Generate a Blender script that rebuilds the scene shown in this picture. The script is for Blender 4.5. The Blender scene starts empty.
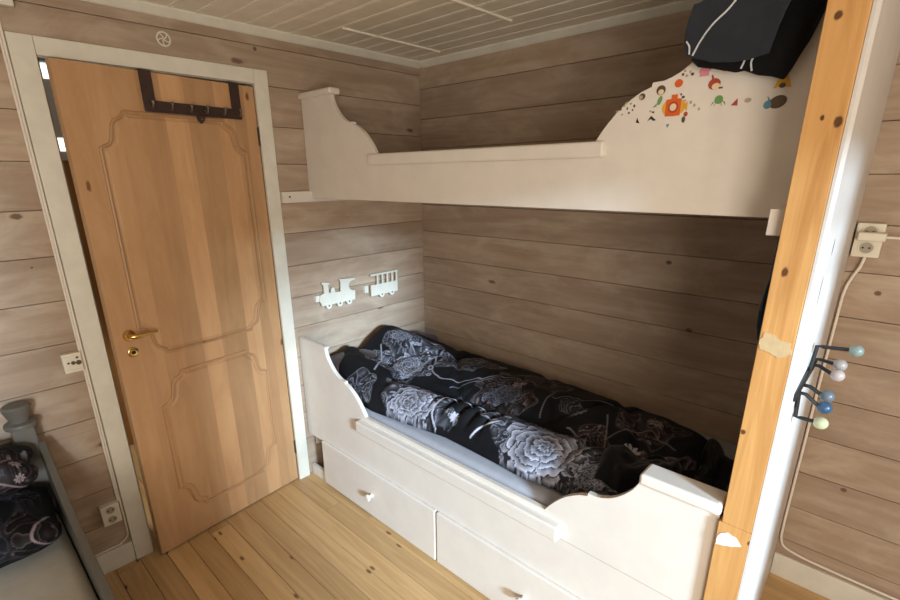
import bpy, bmesh, math, random
import numpy as np
from mathutils import Vector, Matrix, noise
random.seed(7)
PI = math.pi
SC = bpy.context.scene
COL = SC.collection

# ------------------------------------------------------------------ materials
def srgb(r, g, b):
    f = lambda c: (c / 255 / 12.92) if c / 255 <= .04045 else ((c / 255 + .055) / 1.055) ** 2.4
    return (f(r), f(g), f(b), 1.0)

class NT:
    def __init__(s, name):
        s.m = bpy.data.materials.new(name); s.m.use_nodes = True
        s.t = s.m.node_tree; s.n = s.t.nodes; s.n.clear()
        s.out = s.n.new('ShaderNodeOutputMaterial')
        s.b = s.n.new('ShaderNodeBsdfPrincipled')
        s.t.links.new(s.b.outputs[0], s.out.inputs[0])
        s.tc = s.n.new('ShaderNodeTexCoord')
    def new(s, typ, **kw):
        o = s.n.new(typ)
        for k, v in kw.items():
            setattr(o, k, v)
        return o
    def link(s, a, b): s.t.links.new(a, b)
    def math(s, op, a, b=None, c=None, clamp=False):
        o = s.new('ShaderNodeMath', operation=op); o.use_clamp = clamp
        for i, v in enumerate((a, b, c)):
            if v is None: continue
            if isinstance(v, (int, float)): o.inputs[i].default_value = v
            else: s.link(v, o.inputs[i])
        return o.outputs[0]
    def mix(s, f, a, b, mode='MIX'):
        o = s.new('ShaderNodeMix', data_type='RGBA', blend_type=mode)
        for sock, v in ((o.inputs[0], f), (o.inputs[6], a), (o.inputs[7], b)):
            if isinstance(v, (int, float)): sock.default_value = v
            elif isinstance(v, tuple): sock.default_value = v
            else: s.link(v, sock)
        return o.outputs[2]
    def noise(s, vec, scale, detail=4, rough=.55, dist=0):
        o = s.new('ShaderNodeTexNoise')
        o.inputs['Scale'].default_value = scale; o.inputs['Detail'].default_value = detail
        o.inputs['Roughness'].default_value = rough; o.inputs['Distortion'].default_value = dist
        s.link(vec, o.inputs['Vector']); return o.outputs['Fac']
    def mapping(s, vec, scale):
        o = s.new('ShaderNodeMapping'); o.inputs['Scale'].default_value = scale
        s.link(vec, o.inputs['Vector']); return o.outputs[0]
    def ramp(s, f, lo, hi):
        o = s.new('ShaderNodeMapRange'); o.interpolation_type = 'SMOOTHSTEP'
        s.link(f, o.inputs[0]); o.inputs[1].default_value = lo; o.inputs[2].default_value = hi
        return o.outputs[0]
    def bump(s, h, strength, dist=.002):
        o = s.new('ShaderNodeBump'); o.inputs['Strength'].default_value = strength
        o.inputs['Distance'].default_value = dist
        s.link(h, o.inputs['Height']); s.link(o.outputs[0], s.b.inputs['Normal'])

def wood(name, light, dark, knotcol, axis, tonevar=.25, knot=.5, grain=1., rough=.6, blotch=0., blotchcol=None, bump=.25, knot_scale=3.0, kr=.05, gx=14, bs=(1.2, 6), fine=.35, across=2, spots=()):
    """planked wood: long grain along `axis`, board tone from the colour attribute 'tone'"""
    n = NT(name)
    at = n.new('ShaderNodeAttribute', attribute_name='tone')
    off = n.new('ShaderNodeVectorMath', operation='SCALE'); off.inputs['Scale'].default_value = 37.0
    n.link(at.outputs['Vector'], off.inputs[0])
    add = n.new('ShaderNodeVectorMath', operation='ADD')
    n.link(n.tc.outputs['Object'], add.inputs[0]); n.link(off.outputs[0], add.inputs[1])
    v = add.outputs[0]
    def sc(a, c): return tuple(a if i == axis else c for i in range(3))
    g1 = n.noise(n.mapping(v, sc(.7, gx)), 1.6, 5, .6, 1.2)
    g2 = n.noise(n.mapping(v, sc(3, 120)), 1.0, 3, .6)
    f = n.math('ADD', n.math('MULTIPLY', n.ramp(g1, .3, .72), 1 - fine), n.math('MULTIPLY', g2, fine))
    c = n.mix(n.math('MULTIPLY', f, grain), light, dark)
    if blotch:
        b = n.noise(n.mapping(v, sc(*bs)), 2.2, 5, .65, .5)
        c = n.mix(n.math('MULTIPLY', n.ramp(b, .42, .72), blotch), c, blotchcol or light)
    # knots
    vo = n.new('ShaderNodeTexVoronoi', voronoi_dimensions='2D'); vo.inputs['Scale'].default_value = knot_scale
    sx = n.new('ShaderNodeSeparateXYZ'); n.link(v, sx.inputs[0]); cx = n.new('ShaderNodeCombineXYZ')
    n.link(n.math('MULTIPLY', sx.outputs[axis], .42), cx.inputs[0]); n.link(sx.outputs[across], cx.inputs[1])
    n.link(cx.outputs[0], vo.inputs['Vector'])
    wob = n.math('MULTIPLY', n.math('SUBTRACT', n.noise(v, 60, 2), .5), .04)
    d = n.math('ADD', vo.outputs['Distance'], wob)
    k = n.math('SUBTRACT', 1.0, n.ramp(d, kr * .5, kr * 1.5))
    sep = n.new('ShaderNodeSeparateColor'); n.link(vo.outputs['Color'], sep.inputs[0])
    pick = n.math('GREATER_THAN', sep.outputs[0], 1 - knot)
    c = n.mix(n.math('MULTIPLY', n.math('MULTIPLY', k, pick), .85), c, knotcol)
    if spots:
        gp = n.new('ShaderNodeNewGeometry'); sp = n.new('ShaderNodeSeparateXYZ'); n.link(gp.outputs['Position'], sp.inputs[0])
        wb = n.math('MULTIPLY', n.math('SUBTRACT', n.noise(gp.outputs['Position'], 70, 2), .5), .006)
        for (pa, pb, ra, rb) in spots:
            da = n.math('DIVIDE', n.math('SUBTRACT', sp.outputs[axis], pa), ra); db = n.math('DIVIDE', n.math('SUBTRACT', sp.outputs[across], pb), rb)
            dd = n.math('ADD', n.math('SQRT', n.math('ADD', n.math('MULTIPLY', da, da), n.math('MULTIPLY', db, db))), n.math('DIVIDE', wb, rb))
            c = n.mix(n.math('MULTIPLY', n.math('SUBTRACT', 1.0, n.ramp(dd, .6, 1.15)), .9), c, knotcol)
    # per-board tone
    sepa = n.new('ShaderNodeSeparateColor'); n.link(at.outputs['Color'], sepa.inputs[0])
    t = n.math('ADD', n.math('MULTIPLY', sepa.outputs[0], tonevar * 2), 1 - tonevar)
    comb = n.new('ShaderNodeCombineColor')
    for i in range(3): n.link(t, comb.inputs[i])
    c = n.mix(1.0, c, comb.outputs[0], 'MULTIPLY')
    n.link(c, n.b.inputs['Base Color'])
    n.b.inputs['Roughness'].default_value = rough
    n.b.inputs['Specular IOR Level'].default_value = .35
    n.bump(f, bump, .0015)
    return n.m

def paint(name, col, rough=.45, var=.06, metal=0., spec=.4, bumps=.05, scale=9):
    n = NT(name)
    f = n.noise(n.tc.outputs['Object'], scale, 5, .6)
    lo = tuple(c * (1 - var) for c in col[:3]) + (1,); hi = tuple(min(1, c * (1 + var)) for c in col[:3]) + (1,)
    n.link(n.mix(n.ramp(f, .3, .7), lo, hi), n.b.inputs['Base Color'])
    n.b.inputs['Roughness'].default_value = rough; n.b.inputs['Metallic'].default_value = metal
    n.b.inputs['Specular IOR Level'].default_value = spec
    if bumps: n.bump(n.noise(n.tc.outputs['Object'], 160, 2), bumps, .001)
    return n.m

def cloth_mat(name, col, rough=.9, bumps=.3):
    n = NT(name)
    f = n.noise(n.tc.outputs['Object'], 14, 5, .6)
    n.link(n.mix(f, tuple(c * .8 for c in col[:3]) + (1,), tuple(min(1, c * 1.2) for c in col[:3]) + (1,)), n.b.inputs['Base Color'])
    n.b.inputs['Roughness'].default_value = rough; n.b.inputs['Specular IOR Level'].default_value = .15
    n.b.inputs['Sheen Weight'].default_value = .15
    w = n.noise(n.tc.outputs['Object'], 700, 2)
    n.bump(w, bumps, .0008)
    return n.m

def floral_mat(name):
    n = NT(name)
    at = n.new('ShaderNodeAttribute', attribute_name='print')
    n.link(at.outputs['Color'], n.b.inputs['Base Color'])
    n.b.inputs['Roughness'].default_value = .7; n.b.inputs['Specular IOR Level'].default_value = .14
    n.bump(n.noise(n.tc.outputs['Object'], 55, 3), .25, .002)
    return n.m

PL, PD = srgb(184, 161, 140), srgb(146, 121, 101)
WK = dict(tonevar=.10, knot=.30, grain=.70, rough=.75, blotch=.60, blotchcol=srgb(202, 184, 163), bump=.35, gx=9, bs=(1.3, 3.2), fine=.22, kr=.035, knot_scale=3.2)
M_wallx = wood('whitewashed_planks_back', PL, PD, srgb(104, 80, 62), 0, spots=((.84, 1.34 - .0, .004, .004), (1.62, 1.36, .016, .010), (1.75, 1.06, .016, .011), (2.36, 1.33, .012, .010), (2.42, .52, .012, .010)), **WK)
M_wally = wood('whitewashed_planks_side', PL, PD, srgb(104, 80, 62), 1, spots=((-2.085, 1.62, .020, .012), (-2.08, 1.43, .005, .005), (-1.07, 2.32, .011, .010)), **WK)
M_floor = wood('pine_floor', srgb(212, 176, 126), srgb(180, 140, 93), srgb(92, 55, 26), 0, .13, .55, .8, .36, bump=.15, knot_scale=7, kr=.05, fine=.18, across=1)
M_post = wood('pine_post', srgb(216, 165, 103), srgb(180, 125, 68), srgb(74, 36, 16), 2, .05, 0, 1., .5, bump=.15, fine=.15, across=0,
              spots=((2.04, 2.212, .009, .0075), (1.846, 2.249, .012, .008), (1.856, 2.222, .006, .004), (1.537, 2.214, .012, .007), (1.125, 2.197, .007, .006), (.816, 2.263, .009, .006)))
M_door = wood('oiled_pine_door', srgb(214, 169, 124), srgb(191, 142, 100), srgb(110, 66, 32), 2, .32, .16, .6, .42, bump=.12, gx=7, fine=.1, blotch=.3, blotchcol=srgb(170, 130, 88), bs=(1.5, 4), knot_scale=4, kr=.03, across=1)
M_hall = wood('pine_hall', srgb(210, 160, 100), srgb(170, 115, 60), srgb(92, 48, 20), 2, .1, .3, 1., .5)
M_white = paint('cream_bed_paint', srgb(224, 215, 205), .38, .03, bumps=.04)
M_trim = paint('white_trim_paint', srgb(222, 217, 203), .45, .05, bumps=.08)
M_ceil = paint('ceiling_paint', srgb(240, 231, 214), .6, .05)
M_part = paint('white_partition_paint', srgb(208, 202, 196), .5, .03, bumps=.15)
M_dark = paint('dark_metal', srgb(84, 68, 64), .38, .15, metal=.6)
M_black = paint('black_metal', srgb(24, 24, 27), .4, .1)
M_brass = paint('brass', srgb(214, 178, 110), .22, .06, metal=1.)
M_steel = paint('steel_hinge', srgb(120, 112, 104), .35, .1, metal=.9)
M_plastic = paint('cream_plastic', srgb(228, 220, 202), .4, .02, bumps=0)
M_cable = paint('white_cable', srgb(232, 222, 210), .5, .03, bumps=0)
M_hole = paint('dark_hole', srgb(28, 23, 20), .8, .05, bumps=0)
M_grey = paint('grey_green_bed_paint', srgb(98, 93, 85), .5, .06)
M_sheet = cloth_mat('pale_blue_grey_sheet', srgb(164, 165, 174))
M_beige = cloth_mat('beige_sheet', srgb(176, 166, 150))
M_brownp = cloth_mat('dark_brown_pillowcase', srgb(66, 48, 42))
M_navy = cloth_mat('black_navy_cloth', srgb(24, 26, 33))
M_navy2 = cloth_mat('charcoal_cloth', srgb(44, 47, 54))
M_jet = cloth_mat('jet_cloth', srgb(13, 13, 16))
M_silver = paint('silver_lining', srgb(150, 148, 150), .4, .5, bumps=.3, scale=40)
M_piping = cloth_mat('white_piping', srgb(205, 205, 208))
M_teal = cloth_mat('teal_cloth', srgb(20, 52, 70))
M_floral = floral_mat('black_rose_print')
M_glass = paint('pale_glazing', srgb(225, 230, 235), .1, 0, bumps=0)

# ------------------------------------------------------------------ builders
def B(): return bmesh.new()

def box(bm, x0, x1, y0, y1, z0, z1, bev=0., seg=2, tone=None, M=None):
    t = bmesh.new()
    bmesh.ops.create_cube(t, size=1)
    for v in t.verts:
        v.co = Vector(((x0 + x1) / 2 + v.co.x * (x1 - x0), (y0 + y1) / 2 + v.co.y * (y1 - y0), (z0 + z1) / 2 + v.co.z * (z1 - z0)))
    if bev: bmesh.ops.bevel(t, geom=t.edges[:], offset=bev, segments=seg, profile=.5, affect='EDGES')
    if M: t.transform(M)
    merge(bm, t, tone)

def merge(bm, t, tone=None):
    lay = bm.loops.layers.color.get('tone') or bm.loops.layers.color.new('tone')
    vm = {v: bm.verts.new(v.co) for v in t.verts}
    tn = random.random() if tone is None else tone
    c = (tn, (tn * 7.31) % 1, (tn * 3.17) % 1, 1)
    for f in t.faces:
        try: nf = bm.faces.new([vm[v] for v in f.verts])
        except ValueError: continue
        for l in nf.loops: l[lay] = c
    t.free()

def prism(bm, pts, plane, d0, d1, bev=0., seg=2, tone=None, M=None):
    """outline pts in a plane ('xz','yz','xy') extruded between d0 and d1 on the third axis"""
    t = bmesh.new()
    def P(p, d):
        if plane == 'xz': return Vector((p[0], d, p[1]))
        if plane == 'yz': return Vector((d, p[0], p[1]))
        return Vector((p[0], p[1], d))
    a = [t.verts.new(P(p, d0)) for p in pts]; b = [t.verts.new(P(p, d1)) for p in pts]
    n = len(pts)
    t.faces.new(a); t.faces.new(b[::-1])
    for i in range(n): t.faces.new([a[i], b[i], b[(i + 1) % n], a[(i + 1) % n]])
    bmesh.ops.recalc_face_normals(t, faces=t.faces[:])
    if bev:
        bmesh.ops.bevel(t, geom=[e for e in t.edges if len([f for f in e.link_faces if len(f.verts) > 4]) == 1], offset=bev, segments=seg, profile=.5, affect='EDGES')
    if M: t.transform(M)
    merge(bm, t, tone)

def tube(bm, pts, r, seg=10, closed=False, caps=True):
    pts = [Vector(p) for p in pts]; n = len(pts); t = bmesh.new(); rings = []
    up = None
    for i, p in enumerate(pts):
        if closed: d = pts[(i + 1) % n] - pts[i - 1]
        else: d = pts[min(i + 1, n - 1)] - pts[max(i - 1, 0)]
        d.normalize()
        if up is None: up = Vector((0, 0, 1)) if abs(d.z) < .9 else Vector((1, 0, 0))
        s = d.cross(up).normalized(); up = s.cross(d).normalized()
        rr = r[i] if isinstance(r, (list, tuple)) else r
        rings.append([t.verts.new(p + (s * math.cos(a) + up * math.sin(a)) * rr) for a in [2 * PI * k / seg for k in range(seg)]])
    m = n if closed else n - 1
    for i in range(m):
        A, Bq = rings[i], rings[(i + 1) % n]
        for k in range(seg): t.faces.new([A[k], A[(k + 1) % seg], Bq[(k + 1) % seg], Bq[k]])
    if caps and not closed:
        t.faces.new(rings[0][::-1]); t.faces.new(rings[-1])
    bmesh.ops.recalc_face_normals(t, faces=t.faces[:])
    merge(bm, t)

def lathe(bm, prof, origin, axis, seg=24):
    """prof = [(radius, height)] turned about `axis` from origin"""
    z = Vector(axis).normalized(); x = z.orthogonal().normalized(); y = z.cross(x); o = Vector(origin)
    t = bmesh.new(); rings = []
    for r, h in prof:
        rings.append([t.verts.new(o + z * h + (x * math.cos(a) + y * math.sin(a)) * max(r, 1e-4)) for a in [2 * PI * k / seg for k in range(seg)]])
    for A, Bq in zip(rings, rings[1:]):
        for k in range(seg): t.faces.new([A[k], A[(k + 1) % seg], Bq[(k + 1) % seg], Bq[k]])
    t.faces.new(rings[0][::-1]); t.faces.new(rings[-1])
    bmesh.ops.recalc_face_normals(t, faces=t.faces[:])
    merge(bm, t)

def ellipsoid(bm, c, r, M=None, sub=3):
    t = bmesh.new(); bmesh.ops.create_icosphere(t, subdivisions=sub, radius=1)
    for v in t.verts: v.co = Vector((c[0] + v.co.x * r[0], c[1] + v.co.y * r[1], c[2] + v.co.z * r[2]))
    if M: t.transform(M)
    merge(bm, t)

def smooth(pts, n=8):
    pts = [Vector(p) for p in pts]; out = []
    for i in range(len(pts) - 1):
        p0, p1, p2, p3 = pts[max(i - 1, 0)], pts[i], pts[i + 1], pts[min(i + 2, len(pts) - 1)]
        for k in range(n):
            t = k / n
            out.append(.5 * (2 * p1 + (p2 - p0) * t + (2 * p0 - 5 * p1 + 4 * p2 - p3) * t * t + (3 * p1 - p0 - 3 * p2 + p3) * t ** 3))
    out.append(pts[-1]); return out

def world_loc(o):
    v = Vector((0, 0, 0))
    while o: v += o.location; o = o.parent
    return v

def link_mesh(name, me, mat, parent=None, local=False, loc=None, sharp=38):
    o = bpy.data.objects.new(name, me)
    COL.objects.link(o)
    if mat: me.materials.append(mat)
    for p in me.polygons: p.use_smooth = True
    me.set_sharp_from_angle(angle=math.radians(sharp))
    if parent:
        o.parent = parent
        if not local: me.transform(Matrix.Translation(-world_loc(parent)))
    elif not local:
        if loc is None:
            co = np.empty(len(me.vertices) * 3); me.vertices.foreach_get('co', co); co = co.reshape(-1, 3)
            loc = ((co[:, 0].min() + co[:, 0].max()) / 2, (co[:, 1].min() + co[:, 1].max()) / 2, co[:, 2].min())
        me.transform(Matrix.Translation(-Vector(loc))); o.location = loc
    return o

def obj(name, bm, mat, parent=None, local=False, loc=None, sharp=38):
    me = bpy.data.meshes.new(name); bmesh.ops.remove_doubles(bm, verts=bm.verts[:], dist=1e-6) if False else None
    bm.normal_update(); bm.to_mesh(me); bm.free()
    o = link_mesh(name, me, mat, parent, local, loc, sharp)
    md = o.modifiers.new('weighted_normals', 'WEIGHTED_NORMAL'); md.keep_sharp = True; md.weight = 100
    return o

def tag(o, label, cat, group=None, kind=None):
    o['label'] = label; o['category'] = cat
    if group: o['group'] = group
    if kind: o['kind'] = kind
    return o

def thing(name, label, cat, loc, group=None):
    o = bpy.data.objects.new(name, None); o.empty_display_size = .05
    COL.objects.link(o); o.location = loc
    return tag(o, label, cat, group)

def struct(o, label, cat):
    o['kind'] = 'structure'; o['label'] = label; o['category'] = cat
    return o

# ------------------------------------------------------------------ the room shell
H = 2.41
Y_ROOM = -3.3

def plank_rows(z_first, step, top=H):
    zs = [0.0]; z = z_first
    while z > step * .5: z -= step
    z += step
    while z < top - .03:
        zs.append(z); z += step
    zs.append(top); return zs

def plank_wall(bm, axis, zs, spans, front, thick, sign):
    """boards laid along axis; spans(z0,z1) gives the lengths; front face at `front`"""
    back = front - sign * thick
    for z0, z1 in zip(zs, zs[1:]):
        for (a, b) in spans(z0, z1):
            g = .0007
            lo, hi = min(front, back), max(front, back)
            if axis == 'y': box(bm, lo, hi, a, b, z0 + g, z1 - g, .0030, 2)
            else: box(bm, a, b, lo, hi, z0 + g, z1 - g, .0035, 2)

# left wall (holds the door): opening Y -1.915..-1.10, z 0..2.168
OY0, OY1, OZ = -1.908, -1.098, 2.168
zsL = plank_rows(.94, .1745)
bm = B()
def spL(z0, z1):
    if z0 >= OZ - .001: return [(Y_ROOM, -.0)]
    return [(Y_ROOM, OY0), (OY1, -.0)]
zl = sorted(set([z for z in zsL if abs(z - OZ) > .05] + [OZ]))
plank_wall(bm, 'y', zl, spL, 0.0, .03, 1)
box(bm, -.05, -.03, Y_ROOM, OY0, 0, H); box(bm, -.05, -.03, OY1, 0, 0, H); box(bm, -.05, -.03, OY0, OY1, OZ, H)
struct(obj('wall_left', bm, M_wally), 'whitewashed horizontal board wall around the pine door', 'wall')

XW = 4.0
zsB = plank_rows(.709, .1722)
bm = B()
plank_wall(bm, 'x', zsB, lambda a, b: [(-.03, XW)], 0.0, .03, -1)
box(bm, -.05, XW + .05, .03, .05, 0, H)
struct(obj('wall_back', bm, M_wallx), 'long whitewashed board wall behind the bunk and past the post', 'wall')

# right wall with the window that lights the room
WY0, WY1, WZ0, WZ1 = -2.45, -1.3, .85, 1.935
bm = B()
plank_wall(bm, 'y', zsB, lambda a, b: [(Y_ROOM, WY0), (WY1, 0)] if (a < WZ1 and b > WZ0) else [(Y_ROOM, 0)], XW, .03, -1)
struct(obj('wall_right', bm, M_wally), 'whitewashed board wall holding the daylight window', 'wall')
bm = B()
for a, b, c, d in ((WY0 - .06, WY0, WZ0 - .06, WZ1 + .06), (WY1, WY1 + .06, WZ0 - .06, WZ1 + .06), (WY0, WY1, WZ0 - .06, WZ0), (WY0, WY1, WZ1, WZ1 + .06)):
    box(bm, XW - .02, XW, a, b, c, d, .002)
struct(obj('window_1', bm, M_trim), 'white window casing in the right wall', 'window')

# floor boards along X
bm = B()
y = Y_ROOM; k = 0
while y < -.001:
    w = .102
    y1 = min(y + w, 0)
    cuts = [-1.2, XW]
    for c in range(2): cuts.insert(1, random.uniform(-.6, XW - .3))
    cuts.sort()
    for a, b in zip(cuts, cuts[1:]):
        if b - a > .02: box(bm, a + .0006, b - .0006, y + .0008, y1 - .0008, -.02, 0, .0018, 1)
    y = y1
box(bm, -1.2, XW, Y_ROOM, 0, -.04, -.02)
struct(obj('floor', bm, M_floor), 'knotty golden pine floorboards', 'floor')

# ceiling: tongue-and-groove panels, grooves along X
bm = B()
y = 0; nrow = 0
while y > Y_ROOM + .01:
    y0 = max(y - .11, Y_ROOM)
    box(bm, -.02, XW, y0 + .0005, y - .0005, H, H + .02, .002, 1, tone=.5)
    box(bm, 0, XW, y - .016, y - .005, H - .0022, H + .004, .0022, 2, tone=.5)
    y = y0
box(bm, -.02, XW, Y_ROOM, 0, H + .02, H + .04, tone=.5)
for (xj, a, b) in ((.285, -.77, -.12), (.905, -.99, -.30), (-.1, -1.5, -.9), (1.52, -1.2, -.5), (.60, -1.86, -1.3)):
    if xj > 0: box(bm, xj - .006, xj + .006, a, b, H - .008, H + .004, .002, 1, tone=.6)
struct(obj('ceiling', bm, M_ceil), 'pale painted grooved ceiling boards', 'ceiling')

# cornices
bm = B(); prism(bm, [(0, H), (.03, H), (.03, H - .008), (.012, H - .03), (0, H - .034)], 'xz', Y_ROOM, -.0, tone=.5)
struct(obj('trim_1', bm, M_trim), 'white cornice strip above the door wall', 'cornice')
bm = B(); prism(bm, [(-.0, H), (-.03, H), (-.03, H - .008), (-.012, H - .03), (-.0, H - .034)], 'yz', .03, XW, tone=.5)
struct(obj('trim_2', bm, M_trim), 'white cornice strip above the back wall', 'cornice')

# door casing boards, jamb
bm = B(); box(bm, 0, .018, -1.986, OY0 - .004, 0, 2.232, .003)
struct(obj('trim_3', bm, M_trim), 'scuffed white door casing board on the handle side', 'door casing')
bm = B(); box(bm, 0, .018, OY1 - .002 + .0, -1.031, 0, 2.232, .003)
struct(obj('trim_4', bm, M_trim), 'white door casing board on the hinge side next to the bunk', 'door casing')
bm = B(); box(bm, 0, .018, OY0 - .0035, OY1 - .0025, OZ + .002, 2.232, .003)
struct(obj('trim_5', bm, M_trim), 'white door casing board across the top of the door', 'door casing')
bm = B()
box(bm, -.10, .0, OY0 - .02, OY0, 0, OZ, .001); box(bm, -.10, .0, OY1, OY1 + .02, 0, OZ, .001); box(bm, -.10, .0, OY0, OY1, OZ, OZ + .02, .001)
box(bm, -.10, -.052, OY0, OY0 + .012, 0, OZ); box(bm, -.10, -.052, OY1 - .014, OY1, 0, OZ)
struct(obj('trim_6', bm, M_trim), 'white jamb lining the door opening', 'door jamb')

# baseboards
bm = B(); box(bm, 0, .014, Y_ROOM, -1.987, 0, .108, .003)
struct(obj('baseboard_left', bm, M_trim), 'white baseboard left of the door', 'baseboard')
bm = B(); box(bm, 2.254, XW, -.014, 0, 0.0, .114, .003)
struct(obj('baseboard_right', bm, M_trim), 'white baseboard right of the pine post', 'baseboard')

# partition at the foot of the bunk: white board face
bm = B(); box(bm, 2.196, 2.238, -.928, -.001, 0, H, 0, tone=.5); prism(bm, [(2.240, -1.019), (2.262, -1.019), (2.268, -1.019), (2.275, -1.012), (2.252, -.001), (2.23, -.001)][1:], 'xy', 0, H, .001, 1, tone=.5)
pt = struct(obj('wall_partition', bm, M_part), 'narrow white partition face behind the pine post', 'wall')
bm = B()
for yy, zz, hh in ((-.80, 1.575, .022), (-.885, 1.475, .042)):
    t = bmesh.new(); bmesh.ops.create_icosphere(t, subdivisions=2, radius=1)
    for v in t.verts: v.co = Vector((2.275 + (yy + v.co.y * .0045 + 1.012) * -.02275 + v.co.x * .0008, yy + v.co.y * .0045 + .0, zz + v.co.z * hh))
    merge(bm, t)
obj('dent', bm, M_hole, pt)

# hallway behind the door, seen only through the gap
bm = B()
box(bm, -1.22, -1.2, -3.0, -.4, 0, H)
struct(obj('wall_hall', bm, M_hall), 'pine hallway wall seen through the door gap', 'wall')
def emit(name, col, st):
    n = NT(name); n.b.inputs['Emission Color'].default_value = col; n.b.inputs['Emission Strength'].default_value = st
    n.b.inputs['Base Color'].default_value = (.8, .8, .8, 1); return n.m
bm = B(); box(bm, -1.2, -1.185, -1.95, -1.40, 1.85, 2.42, .003)
wh = struct(obj('hall_glow_frame', bm, M_trim), 'added hallway panel with glowing bars, glimpsed through the door gap', 'window')
M_glow = emit('hall_glow', (1, .97, .9, 1), 1.6)  # added glowing bars that make the bright spots in the door gap
for z0, z1 in ((1.90, 1.97), (2.27, 2.34), (2.36, 2.40)):
    bm = B(); box(bm, -1.1848, -1.183, -1.92, -1.43, z0, z1); obj('pane', bm, M_glow, wh)

# ------------------------------------------------------------------ door
th = math.radians(5.8)
door = bpy.data.objects.new('door_1', None); COL.objects.link(door)
door.location = (0.0, -1.103, .008); door.rotation_euler = (0, 0, th); door.empty_display_size = .1
struct(door, 'pine door with two scalloped panels standing slightly ajar', 'door')
DW, DH, DT = .792, 2.148, .04
def leaf_y(s): return -s
bm = B()
# leaf glued from vertical staves, each its own tone
st = [0, .055, .115, .20, .285, .335, .43, .52, .61, .70, DW]
tones = [.52, .40, .66, .30, .34, .70, .36, .46, .52, .56]
for a, b, t in zip(st, st[1:], tones):
    box(bm, -DT, 0, -b + .0, -a, 0, DH, 0, tone=t)
leaf = obj('leaf', bm, M_door, door, local=True)

def panel_outline(s0, s1, z0, z1, cw, ch):
    """scalloped-corner outline, going round; s along the leaf from the hinge"""
    def corner(cx, cz, sx, sz):
        # from the vertical side to the horizontal side, concave arc with small steps
        pts = [(cx, cz - sz * ch), (cx - sx * .016, cz - sz * (ch - .006))]
        for i in range(7):
            t = i / 6
            px = cx - sx * (.016 + (cw - .034) * (t + .10 * math.sin(2 * PI * t)))
            pz = cz - sz * (ch - .006 - (ch - .03) * (t - .10 * math.sin(2 * PI * t)))
            pts.append((px, pz))
        pts += [(cx - sx * (cw - .008), cz - sz * .018), (cx - sx * cw, cz)]
        return pts
    r = corner(s1, z1, 1, 1)                    # top at far side
    l = corner(s0, z1, -1, 1)[::-1]
    bl = corner(s0, z0, -1, -1)
    br = corner(s1, z0, 1, -1)[::-1]
    return r + l + bl + br
def offset_poly(pts, d):
    n = len(pts); out = []
    A = sum(pts[i][0] * pts[(i + 1) % n][1] - pts[(i + 1) % n][0] * pts[i][1] for i in range(n))
    sg = 1 if A > 0 else -1
    for i in range(n):
        p0, p, p1 = Vector(pts[i - 1]), Vector(pts[i]), Vector(pts[(i + 1) % n])
        a = (p - p0).normalized(); b = (p1 - p).normalized()
        nrm = Vector((-(a.y + b.y), a.x + b.x))
        if nrm.length < 1e-6: nrm = Vector((-a.y, a.x))
        nrm.normalize()
        out.append(tuple(p + nrm * d * sg))
    return out
for (s0, s1, z0, z1, cw, ch) in ((.075, .69, .99, 1.99, .10, .135), (.115, .655, .155, .885, .105, .145)):
    o_out = panel_outline(s0, s1, z0, z1, cw, ch)
    bm = B()
    # moulding round the panel
    tube(bm, [(.001, -s, z) for s, z in o_out], .0075, 8, closed=True)
    pan = obj('panel_moulding', bm, M_door, door, local=True)
    # raised field split in staves so that the board tones carry through
    inn = offset_poly(o_out, .016)
    t = bmesh.new()
    a = [t.verts.new((.0005, -s, z)) for s, z in inn]; b = [t.verts.new((.006, -s, z)) for s, z in offset_poly(inn, .010)]
    t.faces.new(b)
    for i in range(len(a)): t.faces.new([a[i], a[(i + 1) % len(a)], b[(i + 1) % len(a)], b[i]])
    for c in st[1:-1]:
        g = t.verts[:] + t.edges[:] + t.faces[:]
        bmesh.ops.bisect_plane(t, geom=g, plane_co=(0, -c, 0), plane_no=(0, 1, 0))
    bmesh.ops.recalc_face_normals(t, faces=t.faces[:])
    lay = t.loops.layers.color.new('tone')
    for f in t.faces:
        cs = -f.calc_center_median().y
        k = max(i for i in range(len(st) - 1) if st[i] <= cs + 1e-6) if cs > 0 else 0
        tt = tones[min(k, len(tones) - 1)]
        for l in f.loops: l[lay] = (tt, (tt * 7.31) % 1, (tt * 3.17) % 1, 1)
    if t.faces[:] and sum(f.normal.x for f in t.faces) < 0: bmesh.ops.reverse_faces(t, faces=t.faces[:])
    me = bpy.data.meshes.new('panel'); t.to_mesh(me); t.free()
    link_mesh('panel', me, M_door, door, local=True, sharp=20)
# brass handle and key escutcheon
hs, hz = .732, 1.106
bm = B(); lathe(bm, [(.025, 0), (.025, .004), (.022, .008), (.012, .010), (.010, .040)], (0, -hs, hz), (1, 0, 0))
tube(bm, [(.036, -hs - .002, hz), (.044, -hs + .012, hz), (.046, -hs + .035, hz + .001), (.045, -hs + .06, hz + .003), (.044, -hs + .098, hz + .002)], [.010, .010, .009, .0075, .005], 12)
h = obj('handle', bm, M_brass, door, local=True); h['label'] = 'brass lever door handle'
bm = B(); lathe(bm, [(.022, 0), (.022, .004), (.018, .007), (.009, .007), (.008, .003)], (0, -.730, 1.030), (1, 0, 0))
e = obj('escutcheon', bm, M_brass, door, local=True)
bm = B(); lathe(bm, [(.0075, .0031), (.0075, .0045)], (0, -.730, 1.031), (1, 0, 0)); box(bm, .003, .0046, -.733, -.727, 1.014, 1.028)
obj('keyhole', bm, M_hole, e, local=True)
for z in (1.93, .215):
    bm = B(); tube(bm, [(.006, .006, z - .045), (.006, .006, z + .045)], .006, 10); box(bm, -.001, .0015, -.004, .012, z - .04, z + .04)
    obj('hinge', bm, M_steel, door, local=True)

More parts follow.
